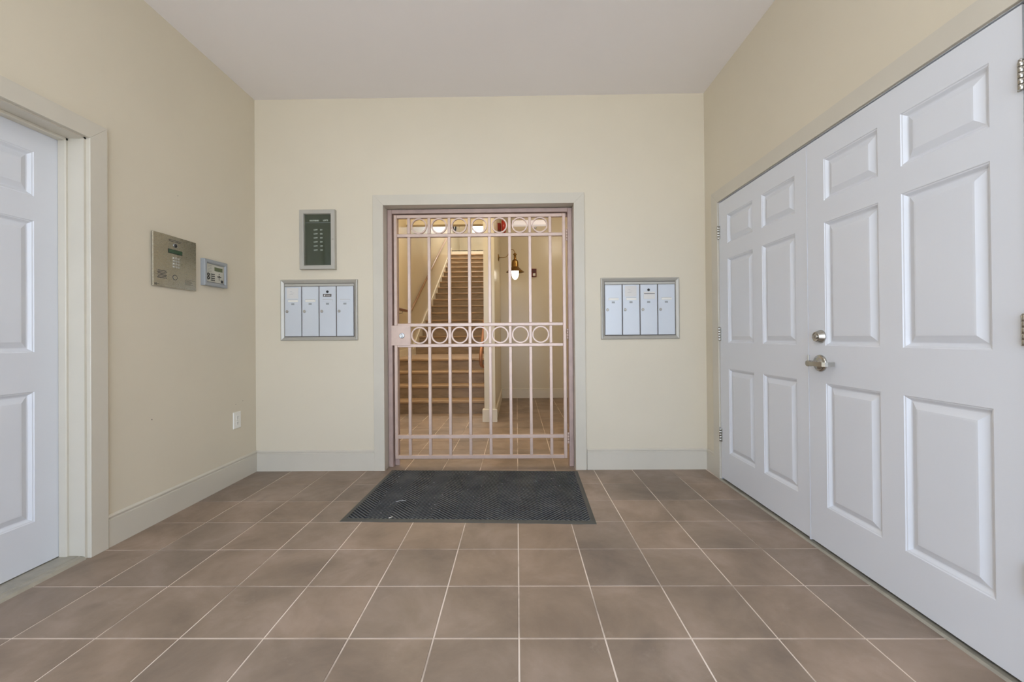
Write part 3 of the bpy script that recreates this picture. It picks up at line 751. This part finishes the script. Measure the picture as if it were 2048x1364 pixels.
# ------------------------------------------------------------------ mailboxes
def mailbox(name, X0, Z0, label, kind):
    root = thing(name, label, 'mailbox', (X0+0.317, YB, Z0), 'four-door wall mailboxes beside the gate')
    w_, h_ = 0.636, 0.500
    m_ = MB((X0, YB, Z0)); m_.loops((0, w_, 0, h_), [(0.0, 0.0), (0.0, 0.010), (0.004, 0.016), (0.008, 0.017), (0.026, 0.007), (0.029, 0.004), (0.030, 0.002)], cap=False)
    obj('trim_frame', m_, M['alu'], root)
    m_ = MB((X0, YB, Z0)); m_.loops((0.028, w_-0.028, 0.030, h_-0.028), [(0.0, 0.0015), (0.001, 0.0015)]); obj('back_plate', m_, M['plaque'], root)
    m_ = MB((X0, YB, Z0)); m_.box(0.032, w_-0.032, 0.447, 0.466, 0.001, 0.006, 0.0015); obj('top_strip', m_, M['alu'], root)
    for i in range(4):
        u0 = 0.0345+i*0.1432; u1 = u0+0.1355
        d = MB((X0, YB, Z0)); d.loops((u0, u1, 0.036, 0.444), [(0, 0.0015), (0, 0.008), (0.0012, 0.0095), (0.006, 0.0095), (0.0068, 0.0088), (0.0078, 0.0088)])
        do = obj('mail_door', d, M['mailgrey'], root)
        L = MB((X0+u0+0.019, YB, Z0+0.240)); L.disc(0, 0, [(0.0115, 0.0088), (0.0115, 0.012), (0.010, 0.0135), (0.006, 0.0135), (0.0055, 0.0125)], 24); obj('cam_lock', L, M['stain'], do)
        L = MB((X0+u0, YB, Z0))
        if kind == 'right' and i == 2:
            L.box(0.027, 0.118, 0.325, 0.384, 0.0088, 0.0102, 0.0005); obj('name_card', L, M['paper'], do)
            L = MB((X0+u0, YB, Z0)); L.box(0.030, 0.116, 0.3665, 0.3705, 0.0102, 0.0112); obj('card_slot', L, M['ink'], do)
        else:
            L.box(0.028, 0.110, 0.318, 0.336, 0.0088, 0.0115, 0.001); obj('name_slot', L, M['white'] if i in (0, 1) or kind == 'right' else M['mailgrey'], do)
            L = MB((X0+u0, YB, Z0)); L.box(0.028, 0.108, 0.3345, 0.3370, 0.0088, 0.0122); obj('slot_lip', L, M['alu'], do)
        nums = ['201', '202', '203', '204'] if kind == 'left' else ['205', '206', '207', '208']
        L = MB((X0+u0, YB, Z0)); L.box(0.054, 0.079, 0.293, 0.308, 0.0088, 0.0095); nt_ = obj('number_tag', L, M['kpframe'], do)
        if (kind == 'left' and i == 0) or (kind == 'right' and i == 1):
            L = MB((X0+u0, YB, Z0)); L.box(0.018, 0.112, 0.346, 0.433, 0.0088, 0.0096); pp = obj('paper_label', L, M['paper'], do)
            L = MB((X0+u0, YB, Z0))
            for q, (a_, b_) in enumerate(((0.045, 0.062), (0.050, 0.078), (0.040, 0.070))): L.box(a_, b_, 0.402-q*0.011, 0.4035-q*0.011, 0.0096, 0.0099)
            # three faint lines of writing
            obj('faint_print', L, M['kpframe'], do)
        if i == 2:
            L = MB((X0+u0+0.0665, YB, Z0+0.400)); L.disc(0, 0, [(0.0105, 0.0088), (0.0105, 0.011), (0.009, 0.012), (0.005, 0.012), (0.0045, 0.009)], 24); obj('master_lock', L, M['black'], do)
            if kind == 'left':
                L = MB((X0+u0, YB, Z0)); L.box(0.030, 0.099, 0.359, 0.382, 0.0088, 0.0102, 0.0004); obj('dark_plaque', L, M['plaque'], do)
                L = MB((X0+u0, YB, Z0)); L.prism([(0.037, 0.364), (0.047, 0.364), (0.052, 0.377), (0.040, 0.377)], 0.0102, 0.0106)
                L.box(0.056, 0.094, 0.3725, 0.3745, 0.0102, 0.0105); L.box(0.056, 0.090, 0.366, 0.368, 0.0102, 0.0105); obj('plaque_print', L, M['paper'], do)
    return root
mailbox('mailbox_unit', -1.936, 1.067, 'four-door grey mailbox unit below the directory board, left of the gate', 'left')
mailbox('mailbox_unit', 0.688, 1.057, 'four-door grey mailbox unit right of the gate', 'right')

# ------------------------------------------------------------------ directory board
DXo, DZo, DD = -1.765, 1.648, 0.036
dr = thing('directory_board', 'glazed directory letter board in a grey frame above the left mailbox', 'directory board', (DXo+0.144, YB, DZo))
dwid, dhei = 0.291, 0.487
m_ = MB((DXo, YB, DZo)); m_.loops((0, dwid, 0, dhei), [(0, 0), (0, DD-0.003), (0.003, DD), (0.030, DD), (0.033, DD-0.002), (0.035, DD-0.012)], cap=False)
obj('frame', m_, M['alu'], dr)
m_ = MB((DXo, YB, DZo)); m_.loops((0.034, dwid-0.034, 0.034, dhei-0.034), [(0, 0.006), (0.001, 0.006)]); bb_ = obj('felt_board', m_, M['boardback'], dr)
m_ = MB((DXo, YB, DZo)); m_.box(0.034, dwid-0.034, 0.034, dhei-0.034, DD-0.014, DD-0.0125); obj('glass_door', m_, M['glass'], dr)
m_ = MB((DXo+dwid-0.017, YB-DD, DZo+0.245)); m_.disc(0, 0, [(0.0085, 0), (0.0085, 0.002), (0.007, 0.003)], 20); obj('cam_lock', m_, M['stain'], dr)
m_ = MB((DXo, YB, DZo)); m_.box(0.038, dwid-0.038, 0.3865, 0.3890, 0.006, 0.009); obj('divider_strip', m_, M['kpframe'], dr)
TX = dict(U=(1, 0, 0), V=(0, 0, 1), N=(0, -1, 0))
text('heading_letters', 'SOUTHEND', 0.0165, M['white'], dr, (DXo+0.072, YB-0.0085, DZo+0.4035), **TX, sx=0.88)
text('heading_letters', 'LOFTS', 0.0165, M['white'], dr, (DXo+0.183, YB-0.0085, DZo+0.4050), **TX, sx=0.88)
for i in range(6):
    zz = DZo+0.328-i*0.0332
    text('letter_row', 'LOFT', 0.0145, M['white'], dr, (DXo+0.106, YB-0.0085, zz), **TX, sx=0.95)
    text('letter_row', '20%d' % (i+1), 0.0145, M['white'], dr, (DXo+0.158+(0.002 if i > 3 else 0), YB-0.0085, zz), **TX, sx=0.95)

# ------------------------------------------------------------------ intercom on left wall
def LW(u=0, v=0, n=0): return MB((XL+n, u, v), (0, 1, 0), (0, 0, 1), (1, 0, 0))
TL = dict(U=(0, 1, 0), V=(0, 0, 1), N=(1, 0, 0))
ic = thing('intercom_panel', 'square brushed-steel entry intercom with small keypad on the left wall', 'intercom', (XL, 1.06, 1.407))
m_ = LW(); m_.box(0.912, 1.214, 1.418, 1.716, 0, 0.008); obj('back_box', m_, M['plaque'], ic)
m_ = LW(); m_.loops((0.900, 1.224, 1.407, 1.729), [(0, 0.008), (0, 0.0125), (0.002, 0.0145)]); obj('face_plate', m_, M['brushed'], ic)
n0 = 0.0145
m_ = LW(); m_.box(1.004, 1.110, 1.619, 1.646, n0, n0+0.002, 0.0008); lc = obj('display_bezel', m_, M['black'], ic)
m_ = LW(); m_.box(1.007, 1.107, 1.622, 1.643, n0+0.002, n0+0.0028); obj('display', m_, M['lcd'], ic)
m_ = LW(); m_.box(1.036, 1.088, 1.530, 1.603, n0, n0+0.0012, 0.0005); obj('key_panel', m_, M['brushed'], ic)
for r in range(4):
    for cc in range(3):
        m_ = LW(1.0445+cc*0.0180, 1.593-r*0.0178); m_.disc(0, 0, [(0.0068, n0), (0.0068, n0+0.004), (0.0055, n0+0.006)], 16); obj('key', m_, M['alu'], ic)
m_ = LW(1.057, 1.671); m_.disc(0, 0, [(0.013, n0), (0.012, n0+0.003), (0.008, n0+0.007), (0.003, n0+0.009)], 24); obj('camera_dome', m_, M['black'], ic)
m_ = LW(1.057, 1.673); m_.ring(0, 0, 0.015, 0.012, n0, n0+0.003, 24); obj('camera_ring', m_, M['chrome'], ic)
for k in range(6):
    m_ = LW(); z = 1.500-k*0.0085; e = 0.004 if k % 2 else 0.0
    m_.prism([(0.932-e, z), (0.990+e, z+0.0005), (0.990+e, z+0.0042), (0.932-e, z+0.0038)], n0, n0+0.0012); obj('speaker_slot', m_, M['ink'], ic)
m_ = LW(1.054, 1.473); m_.ring(0, 0, 0.0172, 0.0142, n0, n0+0.0015, 28); obj('button_ring', m_, M['ink'], ic)
m_ = LW(1.054, 1.473); m_.disc(0, 0, [(0.0135, n0), (0.0135, n0+0.002), (0.012, n0+0.003)], 28); obj('call_button', m_, M['brushed'], ic)
m_ = LW()
for k, (a_, b_) in enumerate(((1.008, 1.104), (1.010, 1.100))): m_.box(a_, b_, 1.7020-k*0.008, 1.7050-k*0.008, n0, n0+0.0003)
obj('engraved_lines', m_, M['ink'], ic)
m_ = LW()
for k, (a_, b_) in enumerate(((1.135, 1.212), (1.131, 1.175), (1.131, 1.185), (1.131, 1.192), (1.131, 1.178), (1.131, 1.196))): m_.box(a_, b_, 1.4688-k*0.0062, 1.4706-k*0.0062, n0, n0+0.0003)
obj('instruction_lines', m_, M['ink'], ic)
m_ = LW(); m_.box(0.910, 0.913, 1.414, 1.424, n0, n0+0.0004); m_.ring(0.921, 1.4185, 0.0055, 0.0028, n0, n0+0.0004, 20); m_.box(0.929, 0.941, 1.4185, 1.4205, n0, n0+0.0004); obj('maker_mark', m_, M['black'], ic)

# alarm keypad
kp = thing('alarm_keypad', 'small grey alarm keypad with green display, right of the intercom', 'keypad', (XL, 1.39, 1.455))
K0, K1, KZ0, KZ1 = 1.279, 1.500, 1.456, 1.639
m_ = LW(); m_.loops((K0, K1, KZ0, KZ1), [(0, 0), (0, 0.026), (0.004, 0.030), (0.020, 0.030), (0.027, 0.022), (0.030, 0.022)], cap=False); obj('housing', m_, M['kpframe'], kp)
nk = 0.022
m_ = LW(); m_.loops((K0+0.028, K1-0.028, KZ0+0.028, KZ1-0.028), [(0, nk), (0.001, nk)]); obj('face_panel', m_, M['kpface'], kp)
m_ = LW(); m_.box(1.378, 1.455, 1.566, 1.593, nk, nk+0.001); obj('display', m_, M['lcd2'], kp)
for r in range(4):
    for cc in range(3):
        m_ = LW(); u = 1.347+cc*0.0135; v = 1.540-r*0.0140; m_.box(u-0.0048, u+0.0048, v-0.0034, v+0.0034, nk, nk+0.002, 0.0008); obj('key', m_, M['black'], kp)
for v in (1.535, 1.511):
    m_ = LW(1.321, v); m_.ring(0, 0, 0.0115, 0.0055, nk, nk+0.002, 20); obj('function_key', m_, M['black'], kp)
m_ = LW(1.423, 1.529); m_.ring(0, 0, 0.0085, 0.0045, nk, nk+0.002, 20); obj('navigation_ring', m_, M['black'], kp)
for du, dv in ((0, 0.019), (0, -0.019), (0.016, 0), (-0.016, 0)):
    m_ = LW(1.423+du, 1.529+dv); m_.prism([(0.005*math.cos(q+math.atan2(dv, du)), 0.005*math.sin(q+math.atan2(dv, du))) for q in (0, 2.2, 4.08)], nk, nk+0.0015); obj('arrow_key', m_, M['black'], kp)
m_ = LW(); m_.box(1.440, 1.461, 1.489, 1.508, nk, nk+0.001); obj('black_square', m_, M['black'], kp)
m_ = LW()
for k in range(5): m_.box(1.318, 1.352-0.003*(k % 2), 1.597-k*0.0105, 1.5985-k*0.0105, nk, nk+0.0003)
obj('speaker_lines', m_, M['ink'], kp)

# power outlet
ou = thing('power_outlet', 'white duplex power outlet low on the left wall', 'power outlet', (XL, 1.629, 0.404))
m_ = LW(); m_.loops((1.588, 1.670, 0.402, 0.528), [(0, 0), (0, 0.004), (0.003, 0.0065)]); obj('cover_plate', m_, M['white'], ou)
for z in (0.486, 0.443):
    m_ = LW(); m_.box(1.614, 1.644, z-0.016, z+0.016, 0.0065, 0.0085, 0.001); rc = obj('receptacle', m_, M['white'], ou)
    m_ = LW(); m_.box(1.621, 1.6235, z-0.002, z+0.008, 0.0085, 0.0088); m_.box(1.634, 1.6365, z-0.002, z+0.007, 0.0085, 0.0088); m_.box(1.6265, 1.6315, z-0.011, z-0.006, 0.0085, 0.0088); obj('slots', m_, M['ink'], rc)
m_ = LW(1.629, 0.4645); m_.disc(0, 0, [(0.003, 0.0065), (0.0028, 0.0078)], 12); obj('screw', m_, M['stain'], ou)

# nail hole / chipped paint flecks on the left wall and casing
fk = LW()
for u, v, r in ((0.905, 0.615, 0.004), (1.70, 0.60, 0.003), (1.62, 0.585, 0.003), (1.095, 2.0, 0.0025)):
    fk.prism([(u+r*math.cos(q)*random.uniform(.6, 1.3), v+r*math.sin(q)*random.uniform(.6, 1.3)) for q in (0, 1.2, 2.4, 3.6, 4.9)], 0.0002, 0.0008)
fo = obj('paint_chips', fk, M['plaque']); tag(fo, 'small dark chips in the left wall paint', 'paint chips'); fo['kind'] = 'stuff'
